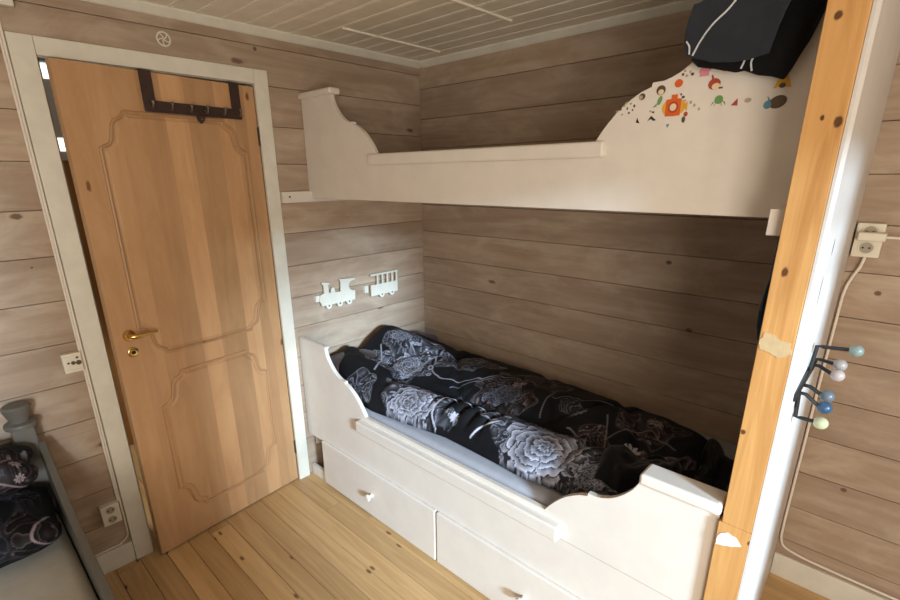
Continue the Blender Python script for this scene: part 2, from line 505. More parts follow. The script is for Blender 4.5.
# over-door coat rack
c_, s_ = math.cos(th), math.sin(th)
def on_door(n, s, z): return Vector((n * c_ + s * s_, -1.103 + n * s_ - s * c_, z))
RM = Matrix.Translation((0.0, -1.103, .008)) @ Matrix.Rotation(th, 4, 'Z')
rack = thing('door_hook_rack', 'dark metal hook rack hung over the top of the pine door', 'coat rack', on_door(.01, .29, 2.0))
zt = DH
bm = B(); box(bm, .0095, .0125, -.507, -.083, 1.998, 2.042, .001, M=RM); obj('bar', bm, M_dark, rack)
for s in (.483, .103):
    bm = B(); box(bm, .0065, .0095, -s - .024, -s + .024, 2.004, zt + .004, .0008, M=RM); box(bm, -.043, .0095, -s - .024, -s + .024, zt + .001, zt + .004, M=RM); box(bm, -.046, -.043, -s - .024, -s + .024, zt - .03, zt + .004, M=RM)
    obj('strap', bm, M_dark, rack)
for i, s in enumerate((.485, .41, .33, .26, .18, .105)):
    bm = B()
    tube(bm, [RM @ Vector(p) for p in ((.012, -s, 2.024), (.022, -s, 2.014), (.036, -s + .0, 2.012), (.044, -s, 2.022), (.046, -s, 2.032))], .005, 8)
    ellipsoid(bm, RM @ Vector((.046, -s, 2.034)), (.007, .007, .007), sub=2)
    obj('hook', bm, M_steel, rack)
bm = B()
tube(bm, [RM @ Vector(p) for p in ((.013, -.296, 2.000), (.022, -.296, 1.980), (.040, -.296, 1.970), (.050, -.296, 1.980))], .006, 8)
ellipsoid(bm, RM @ Vector((.051, -.296, 1.983)), (.012, .012, .012), sub=2)
obj('knob', bm, M_dark, rack)

# round wall ornament above the door
vent = thing('wall_ornament', 'small round white pinwheel ornament on the wall above the door', 'ornament', (0.001, -1.47, 2.264))
cy, cz = -1.47, 2.294
bm = B(); tube(bm, [(.005, cy + .0255 * math.cos(a), cz + .0255 * math.sin(a)) for a in [2 * PI * k / 32 for k in range(32)]], .0034, 8, closed=True); obj('ring', bm, M_trim, vent)
for k in range(5):
    a0 = 2 * PI * k / 5 + .3; bm = B()
    tube(bm, [(.005, cy + r * math.cos(a0 + r * 28), cz + r * math.sin(a0 + r * 28)) for r in (.002, .007, .012, .017, .022, .0245)], .0026, 6)
    obj('blade', bm, M_trim, vent)

# ------------------------------------------------------------------ bunk bed woodwork
BX1 = 2.182
def lobed(zr, top=.30):
    """left half of the front board's top outline (x from the end, z above the rail)"""
    L = [(.0, top), (.262, top), (.268, .262), (.284, .232), (.306, .205), (.330, .182), (.353, .166), (.378, .155), (.394, .150), (.425, .149), (.427, .138),
         (.455, .128), (.480, .113), (.503, .097), (.523, .079), (.543, .057), (.560, .036), (.575, .015), (.585, .0)]
    return [(x, zr + z) for x, z in L]
LEN = 2.222
def front_board(zr, z_bot, x_end):
    L = lobed(zr); R = [(LEN - x, z) for x, z in L][::-1]
    R = [p for p in R if p[0] < x_end]
    R.append((x_end, zr + .30))
    return L + R + [(x_end, z_bot), (.004, z_bot)][:2]

def rail_cap(x0, x1, zb, zt, yf, yb):
    bm = B(); box(bm, x0, x1, yf, yb, zb, zt, .009, 4, tone=.5); return bm
def end_cap(x0, x1, zb, zt, yf, yb):
    bm = B(); box(bm, x0, x1, yf, yb, zb, zt, .011, 4, tone=.5); return bm

# upper bunk
up = thing('upper_bunk', 'cream upper bunk with scalloped guard board covered in small stickers', 'bunk bed', (1.1, -.42, 1.62))
YU = -.852
bm = B(); pts = front_board(1.842, 1.641, BX1 + .004)
pts = [(max(x, .004), z) for x, z in pts]
prism(bm, pts, 'xz', YU, YU + .022, .003, tone=.5)
fb = obj('front_board', bm, M_white, up)
bm = rail_cap(.535, 1.676, 1.798, 1.846, YU - .017, YU + .04); obj('rail_cap', bm, M_white, up)
bm = end_cap(.004, .285, 2.122, 2.152, YU - .02, YU + .045); obj('end_cap', bm, M_white, up)
bm = end_cap(1.957, BX1 + .004, 2.122, 2.152, YU - .02, YU + .045); obj('end_cap', bm, M_white, up)
bm = B(); box(bm, 0.001, .03, -1.025, -.004, 1.622, 1.677, .002); lg = obj('ledger', bm, M_white, up)
bm = B(); lathe(bm, [(.005, 0), (.005, .001)], (.03, -.985, 1.652), (1, 0, 0), 12); obj('screw', bm, M_hole, lg)
bm = B(); box(bm, 2.157, 2.187, -.99, -.004, 1.612, 1.672, .002); obj('ledger', bm, M_white, up)
bm = B(); box(bm, .032, 2.155, YU + .024, -.004, 1.66, 1.675, 0); obj('base_board', bm, M_white, up)

# stickers on the guard board (children of the board they are stuck to)
def mcol(name, r, g, b): return paint(name, srgb(r, g, b), .5, .05, bumps=0)
S_or, S_yel, S_red, S_grn, S_pink, S_brn, S_blk, S_blu, S_skin, S_tan = (mcol('sticker_orange', 214, 96, 40), mcol('sticker_yellow', 222, 166, 58), mcol('sticker_red', 170, 70, 52),
    mcol('sticker_green', 110, 150, 92), mcol('sticker_pink', 216, 140, 152), mcol('sticker_brown', 92, 76, 58), mcol('sticker_black', 36, 30, 32), mcol('sticker_blue', 92, 138, 158), mcol('sticker_cream', 232, 204, 170), mcol('sticker_tan', 176, 158, 130))
YS = YU - .0002
def disc_pts(x, z, rx, rz, n=18, rot=0):
    return [(x + rx * math.cos(a) * math.cos(rot) - rz * math.sin(a) * math.sin(rot), z + rx * math.cos(a) * math.sin(rot) + rz * math.sin(a) * math.cos(rot)) for a in [2 * PI * k / n for k in range(n)]]
layer = [0]
def stick(shapes, label=None):
    """one sticker: list of (outline, material); first is the sticker, the rest its printed marks"""
    par = None
    x0, z0 = (sum(q[k] for q in shapes[0][0]) / len(shapes[0][0]) for k in (0, 1))
    for i, (p, m) in enumerate(shapes):
        p = [(x0 + (x - x0) * .78, z0 + (z - z0) * .78) for x, z in p]
        bm = B(); d = YS - .0004 * (i + 1)
        prism(bm, p, 'xz', d, d + .0004 * (i + 1) - .0001)
        o = obj('sticker' if par is None else 'sticker_print', bm, m, fb if par is None else par)
        if par is None:
            par = o
            if label: o['label'] = label
            par = None
            par_keep = o
    return
def rect(x0, x1, z0, z1): return [(x0, z0), (x1, z0), (x1, z1), (x0, z1)]
# yellow and orange submarine with a round porthole
stick([(disc_pts(1.862, 1.922, .040, .030) , S_yel), (rect(1.835, 1.886, 1.894, 1.948), S_or), (rect(1.852, 1.872, 1.948, 1.962), S_or), (disc_pts(1.861, 1.922, .017, .018), S_red), (disc_pts(1.861, 1.922, .011, .012), S_skin), ([(1.896, 1.922), (1.908, 1.936), (1.908, 1.908)], S_yel)], 'yellow and orange submarine sticker')
stick([(disc_pts(1.868, 1.980, .014, .013), S_or)], 'round orange sticker')
# child swimmers with green fins
stick([(disc_pts(1.823, 1.968, .016, .016), S_brn), (disc_pts(1.824, 1.962, .010, .009), S_skin), (disc_pts(1.823, 1.935, .007, .015, rot=-.3), S_grn), ([(1.815, 1.926), (1.800, 1.914), (1.812, 1.916)], S_grn)], 'brown-haired swimmer sticker with green fin')
stick([(disc_pts(1.772, 1.957, .012, .011, rot=.4), S_brn), (disc_pts(1.768, 1.955, .007, .007), S_tan)])
stick([([(1.910, 1.996), (1.950, 2.006), (1.946, 2.016 - .004), (1.930, 2.014), (1.914, 2.008)], S_pink), (rect(1.915, 1.944, 1.984, 2.006), S_pink), ([(1.944, 2.000), (1.955, 2.006), (1.944, 2.007)], S_red)], 'pink fish sticker')
stick([(disc_pts(1.976, 2.000, .010, .008), S_yel)])
stick([(disc_pts(1.957, 1.968, .019, .017), S_red), (disc_pts(1.963, 1.960, .013, .010), S_skin), (rect(1.972, 1.984, 1.952, 1.957), S_brn), (disc_pts(1.950, 1.987, .003, .010, rot=.3), S_red)], 'red-haired child sticker')
stick([(disc_pts(1.973, 1.930, .013, .013), S_grn)] + [([(1.973 + dx, 1.925), (1.973 + dx * 1.9, 1.908 + abs(dx) * .3), (1.973 + dx * 1.5, 1.924)], S_grn) for dx in (-.012, -.006, .006, .012)], 'green octopus sticker')
stick([([(2.000, 1.912), (2.018, 1.932), (2.020, 1.910)], S_red)])
stick([(disc_pts(2.040, 1.922, .010, .007), S_tan)])
stick([([(2.084, 1.938), (2.104, 1.943), (2.132, 1.937), (2.124, 1.962), (2.114, 1.978), (2.098, 1.976)], S_yel), (disc_pts(2.108, 1.945, .009, .007), S_brn)], 'yellow-dressed figure sticker')
stick([(disc_pts(2.105, 1.912, .024, .018, rot=.3), S_brn), (disc_pts(2.078, 1.906, .011, .012), S_blu), ([(2.080, 1.915), (2.074, 1.932), (2.086, 1.917)], S_blu)], 'brown and blue snail sticker')
stick([([(1.764, 1.906), (1.774, 1.886), (1.760, 1.890)], S_blk)])
stick([([(1.790, 1.890), (1.803, 1.908), (1.812, 1.900), (1.822, 1.892), (1.812, 1.890), (1.803, 1.897)], S_blk)], 'black fish sticker')
stick([([(1.846, 1.880), (1.858, 1.882), (1.852, 1.868)][::-1], S_blu)])
stick([(disc_pts(1.896, 1.902, .007, .008), S_red), (disc_pts(1.891, 1.885, .006, .010), S_brn)])
random.seed(21)
for (x, z) in ((1.700, 1.925), (1.712, 1.930), (1.722, 1.938), (1.732, 1.930), (1.741, 1.942), (1.752, 1.935), (1.748, 1.925), (1.728, 1.950 - .005), (1.718, 1.915), (1.738, 1.918),
               (1.880, 2.008), (1.894, 2.004), (1.886, 1.996), (1.876, 2.000), (1.900, 1.998), (1.884, 1.945), (1.890, 1.936), (1.905, 1.930), (1.915, 1.922), (1.928, 1.912), (1.878, 1.952), (1.800, 1.917), (1.808, 1.914)):
    stick([(disc_pts(x, z, random.uniform(.003, .0055), random.uniform(.003, .0055), 10), random.choice((S_tan, S_brn, S_tan)))])

# lower bed
YL = -1.005
lo = thing('built_in_bed', 'cream lower bed with scalloped front board and two drawers', 'bed', (1.1, -.5, 0))
pts = [(max(x, .006), z) for x, z in front_board(.585, .28, BX1)]
bm = B(); prism(bm, pts, 'xz', YL, YL + .022, .003, tone=.5)
# notch at the wall end: board stops above the opening left of the drawers
obj('front_board', bm, M_white, lo)
bm = rail_cap(.540, 1.712, .500, .562, YL - .035, YL + .03); obj('rail_cap', bm, M_white, lo)
bm = end_cap(1.962, BX1 + .003, .862, .900, YL - .027, YL + .06); obj('end_cap', bm, M_white, lo)
bm = end_cap(.006, .272, .876, .889, YL - .004, YL + .03); obj('end_cap', bm, M_white, lo)
bm = B(); box(bm, 1.70, BX1, YL - .0006, YL, .497, .500); obj('board_joint', bm, mcol('joint_shadow_filler', 190, 180, 164), lo)
bm = B(); box(bm, .006, .165, YL, YL + .02, 0, .065, .002); obj('plinth', bm, M_white, lo)
for a, b in ((.150, .172), (1.083, 1.103), (2.09, BX1)):
    bm = B(); box(bm, a, b, YL + .0015, YL + .05, 0, .279, .001); obj('upright', bm, M_white, lo)
bm = B(); box(bm, .02, BX1, -.03, -.004, .2, .5); box(bm, .02, .04, -.97, -.03, .2, .5); obj('frame', bm, M_white, lo)
bm = B(); box(bm, .045, BX1 - .002, -.975, -.035, .40, .418); obj('slat_base', bm, M_white, lo)
for x0, x1, kx in ((.174, 1.087, .625), (1.099, 2.086, 1.585)):
    bm = B(); box(bm, x0, x1, YL - .019, YL - .001, .018, .294, .004, 3); box(bm, x0 + .02, x1 - .02, YL, YL + .5, .03, .2)
    d = obj('drawer', bm, M_white, lo)
    bm = B(); lathe(bm, [(.011, 0), (.009, .010), (.009, .016), (.017, .022), (.020, .029), (.017, .036), (.006, .039)], (kx, YL - .019, .150), (0, -1, 0))
    obj('knob', bm, M_trim, d)

# ------------------------------------------------------------------ pine post
post = thing('pine_post', 'square orange pine post at the foot of the bunk', 'post', (2.23, -.975, 0))
bm = B(); box(bm, 2.190, 2.2615, -1.02, -.93, .846, H - .001, .003, 2, tone=.3); box(bm, 2.183, 2.2615, -1.0205, -.93, 0, .846, .003, 2, tone=.3)
obj('shaft', bm, M_post, post)
M_plaster = paint('torn_tape', srgb(192, 166, 126), .35, .06, bumps=.4, scale=40)
M_paper = paint('torn_paper', srgb(226, 222, 218), .7, .04)
def blob_outline(pts, jit, n=4):
    out = []
    for i, p in enumerate(pts):
        q = pts[(i + 1) % len(pts)]
        for k in range(n):
            t = k / n; out.append((p[0] + (q[0] - p[0]) * t + random.uniform(-jit, jit), p[1] + (q[1] - p[1]) * t + random.uniform(-jit, jit)))
    return out
bm = B(); prism(bm, blob_outline([(2.194, 1.372), (2.200, 1.392), (2.222, 1.386), (2.230, 1.378), (2.252, 1.378), (2.260, 1.350), (2.236, 1.335), (2.214, 1.346), (2.194, 1.350)], .0018), 'xz', -1.0212, -1.0198)
o = obj('tape_remnant', bm, M_plaster, post); o['label'] = 'torn pale tape remnant'
bm = B(); prism(bm, blob_outline([(2.186, .772), (2.188, .800), (2.196, .815), (2.210, .822), (2.232, .815), (2.246, .797), (2.222, .783)], .0012), 'xz', -1.0218, -1.0204)
o = obj('paper_remnant', bm, M_paper, post); o['label'] = 'torn white paper remnant'

# ------------------------------------------------------------------ bedding of the lower bed
rng = np.random.default_rng(5)
def vnoise(x, y, seed=0):
    """smooth value noise on arrays"""
    r = np.random.default_rng(seed); tab = r.random((64, 64))
    xi = np.floor(x).astype(int); yi = np.floor(y).astype(int); fx = x - xi; fy = y - yi
    fx = fx * fx * (3 - 2 * fx); fy = fy * fy * (3 - 2 * fy)
    g = lambda a, b: tab[a % 64, b % 64]
    return (g(xi, yi) * (1 - fx) + g(xi + 1, yi) * fx) * (1 - fy) + (g(xi, yi + 1) * (1 - fx) + g(xi + 1, yi + 1) * fx) * fy
def fbm(x, y, seed=0, oct=4):
    s = 0; a = .5
    for k in range(oct):
        s = s + a * vnoise(x * 2 ** k, y * 2 ** k, seed + k); a *= .5
    return s
def sstep(a, b, x):
    t = np.clip((x - a) / (b - a), 0, 1); return t * t * (3 - 2 * t)

def rose(u, v, cu, cv, R, seed, sq=1.0, ang=0.):
    du, dv = u - cu, v - cv
    ca, sa = math.cos(ang), math.sin(ang)
    p, q = (du * ca + dv * sa) / R, (-du * sa + dv * ca) / (R * sq)
    w1 = fbm(p * 2.4 + 9, q * 2.4 + 9, seed, 3) - .45; w2 = fbm(p * 2.4 + 40, q * 2.4 + 3, seed + 9, 3) - .45
    p, q = p + w1 * .28, q + w2 * .28
    r = np.hypot(p, q); th_ = np.arctan2(q, p)
    edge = 1 + .12 * np.cos(5 * th_ + seed) + .06 * np.cos(9 * th_)
    mask = 1 - sstep(.95, 1.0, r / edge)
    val = np.full(u.shape, .03)
    rr = np.random.default_rng(seed)
    for (n, rad, size) in ((7, .70, .40), (6, .52, .37), (5, .36, .32), (4, .22, .25), (3, .11, .17), (2, .04, .10)):
        a0 = rr.random() * 6.28
        for m in range(n):
            a = a0 + 2 * PI * m / n + rr.normal() * .12
            px, py = rad * math.cos(a), rad * math.sin(a)
            # petal: wider across than along, rim pale, root dark
            al = (p - px) * math.cos(a) + (q - py) * math.sin(a); ac = -(p - px) * math.sin(a) + (q - py) * math.cos(a)
            d = np.hypot(al / (size * .85), ac / (size * 1.15)) + .10 * np.sin(6 * np.arctan2(ac, al) + m + seed)
            root = sstep(-1.0, .8, al / size)
            pv = .05 + (.16 + .40 * root * rr.uniform(.6, 1.1)) * sstep(.1, .95, d)
            pv = pv + .18 * sstep(.80, .86, d) * root
            pv = np.where(d > .93, .025, pv)
            val = np.where(d < 1.0, pv, val)
    val = .72 * val * (.65 + .75 * fbm(p * 5, q * 5, seed + 4, 3))
    return mask, val
def daisy(u, v, cu, cv, R, seed):
    du, dv = (u - cu) / R, (v - cv) / R
    r = np.hypot(du, dv); t = np.arctan2(dv, du) + seed
    pet = (r < .35 + .65 * np.abs(np.cos(4 * t)) ** .6) & (r > .28)
    return np.where(pet | (r < .16), 1., 0.)
def polyline(u, v, pts):
    d = np.full(u.shape, 9.)
    for (a, b), (c, e) in zip(pts, pts[1:]):
        L = (c - a) ** 2 + (e - b) ** 2
        t = np.clip(((u - a) * (c - a) + (v - b) * (e - b)) / L, 0, 1)
        d = np.minimum(d, np.hypot(u - a - t * (c - a), v - b - t * (e - b)))
    return d
def lace(u, v, seed):
    """smoky paisley: layered petals from noise contours, fine dots and veins"""
    wu, wv = fbm(u * 9, v * 9, seed + 31, 2), fbm(u * 9 + 7, v * 9, seed + 32, 2)
    n1 = fbm(u * 11 + wu * 1.6, v * 11 + wv * 1.6, seed, 3)
    ph = n1 * 9; saw = ph - np.floor(ph)
    val = .025 + .26 * saw ** 2
    val = val + .28 * sstep(.80, .88, saw) * (1 - sstep(.90, .95, saw))
    val = np.where(saw > .95, .02, val)
    n2 = fbm(u * 120, v * 120, seed + 3, 2)
    val = val + .45 * sstep(.52, .60, n2) * sstep(.48, .56, fbm(u * 16, v * 16, seed + 8, 2))
    return np.clip(val * (.4 + 1.2 * fbm(u * 7, v * 7, seed + 12, 2)), 0, .85)

def print_colours(u, v, motifs):
    """black ground, smoky roses, lacy leaf fields, thin pale tendrils"""
    val = .006 + .008 * fbm(u * 9, v * 9, 77, 3)
    warm = np.zeros_like(u)
    for (pts_c, R, seed, gain) in motifs.get('fields', []):
        cu, cv = pts_c
        t = np.arctan2(v - cv, u - cu)
        r = np.hypot(u - cu, (v - cv) * 1.25) / R / (1 + .12 * np.cos(5 * t + seed)) + .45 * (fbm(u * 11, v * 11, seed + 20) - .45)
        m = 1 - sstep(.80, .84, r)
        val = val * (1 - m) + m * gain * lace(u, v, seed)
        val = val + .16 * gain * np.exp(-((r - .83) / .025) ** 2)
        warm = np.maximum(warm, m * (1. if gain < .6 and seed % 2 else 0))
    for (cu, cv, R, seed, sq, ang, gain) in motifs.get('roses', []):
        r = np.hypot(u - cu, (v - cv)) / R; t = np.arctan2(v - cv, u - cu)
        lm = (1 - sstep(.92, 1.0, r / (1.10 + .42 * np.cos(2.5 * t + seed) ** 2)))
        val = val * (1 - lm * .9) + lm * .9 * gain * lace(u, v, seed + 5)
        m, q = rose(u, v, cu, cv, R, seed, sq, ang)
        val = val * (1 - m) + m * q * gain
        warm = warm * (1 - m)
    for pts, w, g in motifs.get('lines', []):
        d = polyline(u, v, pts); val = np.maximum(val, g * (1 - sstep(w * .5, w, d)))
    for (cu, cv, R, g) in motifs.get('daisies', []):
        val = np.maximum(val, g * daisy(u, v, cu, cv, R, cu * 9))
    for (cu, cv, R, g) in motifs.get('rings', []):
        d = np.abs(np.hypot(u - cu, v - cv) - R); val = np.maximum(val, g * (1 - sstep(.002, .005, d)))
    val = np.clip(val, .004, .9)
    return np.stack([val * (.90 + .22 * warm), val * (.91 - .06 * warm), val * (1.10 - .22 * warm), np.ones_like(val)], -1)

def grid_mesh(name, P, col=None, close=True):
    """closed solid from a height grid P[nx,ny,3]: top sheet plus underside"""
    nx, ny, _ = P.shape
    V = P.reshape(-1, 3)
    idx = np.arange(nx * ny).reshape(nx, ny)
    F = np.stack([idx[:-1, :-1], idx[1:, :-1], idx[1:, 1:], idx[:-1, 1:]], -1).reshape(-1, 4).tolist()
    if close:
        ring = list(idx[:, 0]) + list(idx[-1, 1:]) + list(idx[-2::-1, -1]) + list(idx[0, -2:0:-1])
        F.append([int(i) for i in ring][::-1])
    me = bpy.data.meshes.new(name)
    me.from_pydata(V.tolist(), [], F); me.update()
    if col is not None:
        a = me.color_attributes.new('print', 'FLOAT_COLOR', 'POINT')
        a.data.foreach_set('color', col.reshape(-1, 4).astype(np.float32).ravel())
    return me

# mattress with its fitted sheet
MT = .598
bm = B(); box(bm, .05, BX1 - .008, -.972, -.035, .42, MT, .035, 5, tone=.5)
t_me = bpy.data.meshes.new('mattress'); bm.to_mesh(t_me); bm.free()
tag(link_mesh('mattress', t_me, M_sheet), 'mattress in a pale blue-grey fitted sheet in the lower bed', 'mattress')
# dark brown pillows against the wall end
def pillow(name, cx, cy, cz, rx, ry, rz, rot, mat, label, seed, exp=2.6, cat='pillow', motifs=None, n=46, amp=.22):
    U = np.linspace(-PI, PI, n * 2); W = np.linspace(-PI / 2, PI / 2, n)
    U, W = np.meshgrid(U, W, indexing='ij')
    def sp(c, e): return np.sign(c) * np.abs(c) ** e
    e = 2 / exp
    x = sp(np.cos(W), 1.0) * sp(np.cos(U), e * .6); yv = sp(np.cos(W), 1.0) * sp(np.sin(U), e * .6); zv = sp(np.sin(W), .9)
    corner = 1 + .10 * (np.abs(x * yv))
    dn = (fbm(x * 2 + 5, yv * 2 + 5 + zv, seed) - .5) * amp
    P = np.stack([x * corner * rx * (1 + dn), yv * corner * ry * (1 + dn), zv * rz * (1 + dn)], -1)
    R = np.array(Matrix.Rotation(rot[1], 3, 'Y') @ Matrix.Rotation(rot[0], 3, 'X'))
    P = P @ R.T
    Pw = P + np.array([cx, cy, cz])
    col = None
    if motifs: col = print_colours(Pw[..., 0] + Pw[..., 2], Pw[..., 1], motifs)
    me = grid_mesh(name, Pw, col, close=False)
    bmm = bmesh.new(); bmm.from_mesh(me); bmesh.ops.remove_doubles(bmm, verts=bmm.verts[:], dist=1e-4)
    bmesh.ops.recalc_face_normals(bmm, faces=bmm.faces[:]); bmm.to_mesh(me); bmm.free()
    o = link_mesh(name, me, mat, sharp=80)
    return tag(o, label, cat)
pillow('pillow', .165, -.36, .688, .115, .22, .08, (0, -.30), M_brownp, 'dark brown pillow by the back wall under the floral duvet', 3)
pillow('pillow', .150, -.775, .690, .105, .160, .085, (0, -.25), M_brownp, 'dark brown pillow at the front corner beside the scalloped board', 8)

# the duvet
NXD, NYD = 560, 300
xs = np.linspace(.075, 2.03, NXD)
tt = np.linspace(0, 1, NYD)
X, T = np.meshgrid(xs, tt, indexing='ij')
yf = np.interp(xs, [.10, .22, .40, .60, .75, .9, 1.05, 1.2, 1.35, 1.5, 1.62, 1.75, 1.85, 1.95, 2.03], [-.84, -.92, -.945, -.962, -.945, -.925, -.900, -.905, -.912, -.925, -.900, -.905, -.93, -.88, -.72])
yb = np.interp(xs, [.10, .3, .8, 1.3, 1.8, 2.03], [-.12, -.07, -.08, -.10, -.16, -.26])
YF, YB = yf[:, None], yb[:, None]
Y = YF + (YB - YF) * T
W_ = YB - YF
d_f = T * W_; d_b = (1 - T) * W_; d_l = X - .075; d_r = 2.03 - X
def edge(d, r): return np.sqrt(np.clip(1 - (1 - np.clip(d / r, 0, 1)) ** 2, 0, 1))
base = edge(d_f, .085) * edge(d_b, .16) * edge(d_r, .10) * edge(d_l, .05)
h = .100 + .0 * X
wav = fbm(X * 3.1 + 3, Y * 3.3 + 11, 31, 3) - .45
# rolled fold along the front
roll = np.exp(-((d_f - .105 - .025 * np.sin(X * 5)) / .085) ** 2)
crease = np.exp(-((d_f - .245 - .03 * np.sin(X * 4.2 + 1)) / .035) ** 2)
h += .040 * roll - .040 * crease * sstep(.45, .7, X)
hump = np.exp(-((Y + .47 + .05 * np.sin(X * 3)) / .16) ** 2)
h += .075 * hump * (.7 + .9 * wav)
# head end rises over the pillows
head = 1 - sstep(.20, .62, X)
h += head * (.038 + .036 * np.exp(-((Y + .42) / .17) ** 2) - .045 * np.exp(-((Y + .66) / .05) ** 2) - .05 * sstep(-.30, -.12, Y))
# mid folds crossing the roll
for (fx, w, a, sk) in ((1.02, .016, .022, .25), (1.10, .016, .024, .22), (1.17, .018, .022, .20), (.93, .014, .014, .2), (1.24, .015, .018, .15), (.60, .03, .018, -.3), (1.62, .03, .026, .3), (1.72, .025, .022, .35), (1.83, .04, .02, .1)):
    h -= a * np.exp(-((X - fx - sk * (d_f - .1)) / w) ** 2) * np.exp(-((d_f - .12) / .13) ** 2)
for (fx, w, a, sk) in ((.72, .03, .016, -.9), (1.33, .03, .02, -.7), (1.52, .03, .02, .8), (1.72, .035, .022, -.6), (.50, .03, .018, .6)):
    h -= a * np.exp(-((X - fx - sk * (Y + .45)) / w) ** 2) * sstep(.2, .3, d_f)
h += .022 * wav + .010 * (fbm(X * 9, Y * 9, 51, 3) - .45) + .006 * (fbm(X * 26, Y * 20, 61, 2) - .4)
Z = MT + .015 + np.maximum(h, .03) * base
# bulge of the rolled front over the mattress edge line
Yd = Y - .018 * np.exp(-((d_f - .03) / .035) ** 2)
P = np.stack([X, Yd, Z], -1)
seg_len = np.sqrt(np.sum(np.diff(P, axis=1) ** 2, -1))
V_ = np.concatenate([np.zeros((NXD, 1)), np.cumsum(seg_len, 1)], 1)   # distance up from the front hem
def at_uv(x, y):
    i = int(np.argmin(np.abs(xs - x))); j = int(np.argmin(np.abs(Y[i] - y))); return x, float(V_[i, j])
def curve(*pts):
    return [(p.x, p.y) for p in smooth([(a, b, 0) for a, b in pts], 6)]
motifs = dict(
    fields=[((.36, .62), .22, 1, .8), ((.30, .38), .13, 6, .9), ((.72, .70), .22, 4, .75), ((1.12, .47), .20, 5, .42), ((1.20, .74), .16, 3, .35), ((.46, .10), .13, 2, .9), ((.66, .24), .10, 14, .6), ((1.30, .24), .15, 8, .8), ((1.62, .40), .09, 7, .4),
            ((1.86, .36), .15, 9, .5), ((1.78, .60), .17, 11, .35), ((1.76, .10), .12, 6, .7), ((1.04, .09), .07, 12, .7), ((.96, .33), .06, 16, .35), ((1.45, .56), .08, 18, .4)],
    roses=[(.82, .11, .135, 2, .80, .25, 1.05), (1.52, .15, .175, 5, .85, .1, .95), (.50, .44, .125, 9, .72, -.5, .85), (1.13, .47, .10, 21, .8, .4, .30), (1.74, .11, .07, 17, .8, .4, .7), (.28, .62, .07, 25, .8, .4, .7)],
    lines=[(curve((.22, .50), (.30, .42), (.40, .30), (.46, .22)), .005, .45), (curve((.50, .74), (.56, .62), (.62, .54), (.70, .47), (.80, .45), (.92, .52), (1.02, .62), (1.1, .74)), .005, .30), (curve((.62, .78), (.575, .66), (.57, .54), (.585, .42), (.54, .34)), .005, .34),
           (curve((.86, .40), (.95, .52), (1.05, .60), (1.2, .66)), .004, .20), (curve((1.00, .02), (.965, .10), (.965, .20)), .005, .55), (curve((.965, .21), (1.03, .215), (1.10, .22), (1.21, .235)), .004, .50), (curve((1.20, .06), (1.24, .13), (1.29, .18)), .006, .60),
           (curve((1.30, .70), (1.33, .55), (1.36, .44)), .004, .16), (curve((1.33, .60), (1.45, .64), (1.58, .70)), .004, .16), (curve((1.50, .44), (1.58, .37), (1.64, .24)), .004, .22), (curve((1.62, .52), (1.66, .44), (1.68, .35)), .004, .18), (curve((1.66, .42), (1.76, .53), (1.84, .55), (1.92, .48)), .004, .14)],
    daisies=[(1.78, .42, .036, .42), (1.84, .42, .018, .40), (1.80, .62, .035, .22), (.40, .62, .03, .45), (1.14, .58, .03, .22), (1.50, .55, .03, .2), (.66, .26, .022, .40), (1.08, .11, .026, .5)],
    rings=[(.64, .50, .016, .45), (.68, .45, .010, .4), (1.29, .25, .012, .6), (.76, .80, .014, .3), (.90, .70, .012, .3), (1.00, .66, .016, .3)] + [(.47 + .022 * k, .62 - .014 * k, .003, .6) for k in range(5)])
col = print_colours(X, V_, motifs)
me = grid_mesh('duvet', P, col, close=False)
dv = link_mesh('duvet', me, M_floral, sharp=80)
md = dv.modifiers.new('thickness', 'SOLIDIFY'); md.thickness = .012; md.offset = -1
tag(dv, 'rumpled black duvet printed with grey roses spread along the lower bed', 'duvet')

# loose dark clothes at the foot end
def cloth_heap(name, x0, x1, y0, y1, zbase, hgt, mat, label, seed, cat='clothing', n=70, skew=0., motifs=None):
    a = np.linspace(0, 1, n); A, Bq = np.meshgrid(a, a, indexing='ij')
    w = fbm(A * 3 + seed, Bq * 3, seed, 3) - .45
    Xc = x0 + (x1 - x0) * A + skew * (Bq - .5) + .03 * np.sin(Bq * 7 + seed) * (A - .5)
    Yc = y0 + (y1 - y0) * Bq + .03 * np.sin(A * 6 + seed) * (Bq - .5)
    e = np.minimum(np.minimum(A, 1 - A), np.minimum(Bq, 1 - Bq))
    k = np.sqrt(np.clip(1 - (1 - np.clip(e / .16, 0, 1)) ** 2, 0, 1))
    Zc = zbase(Xc, Yc) + k * (hgt * (.75 + .9 * w) + .004 * np.sin((A * 1.3 + Bq) * 13 + 9 * w))
    me = grid_mesh(name, np.stack([Xc, Yc, Zc], -1))
    return tag(link_mesh(name, me, mat, sharp=80), label, cat)
def duv_z(x, y):
    i = np.clip(((x - xs[0]) / (xs[1] - xs[0])).astype(int), 0, NXD - 1)
    f = yf[i]; b = yb[i]; j = np.clip(((y - f) / (b - f) * (NYD - 1)).astype(int), 0, NYD - 1)
    z = Z[i, j]
    ins = (x > xs[0]) & (x < xs[-1]) & (y > f) & (y < b)
    return np.where(ins, z, MT) + .003
cloth_heap('black_garment', 1.74, 1.99, -.90, -.62, duv_z, .055, M_jet, 'crumpled black garment lying on the duvet behind the scalloped foot board', 4)
cloth_heap('black_garment', 2.00, 2.165, -.80, -.20, duv_z, .040, M_jet, 'black garment piled in the far foot corner beside the pine post', 9, skew=.0)
cloth_heap('shiny_cloth', 1.70, 1.93, -.972, -.90, lambda x, y: MT + .003 + 0 * x, .045, M_silver, 'shiny silver-black cloth scrap tucked behind the scalloped foot board', 6)

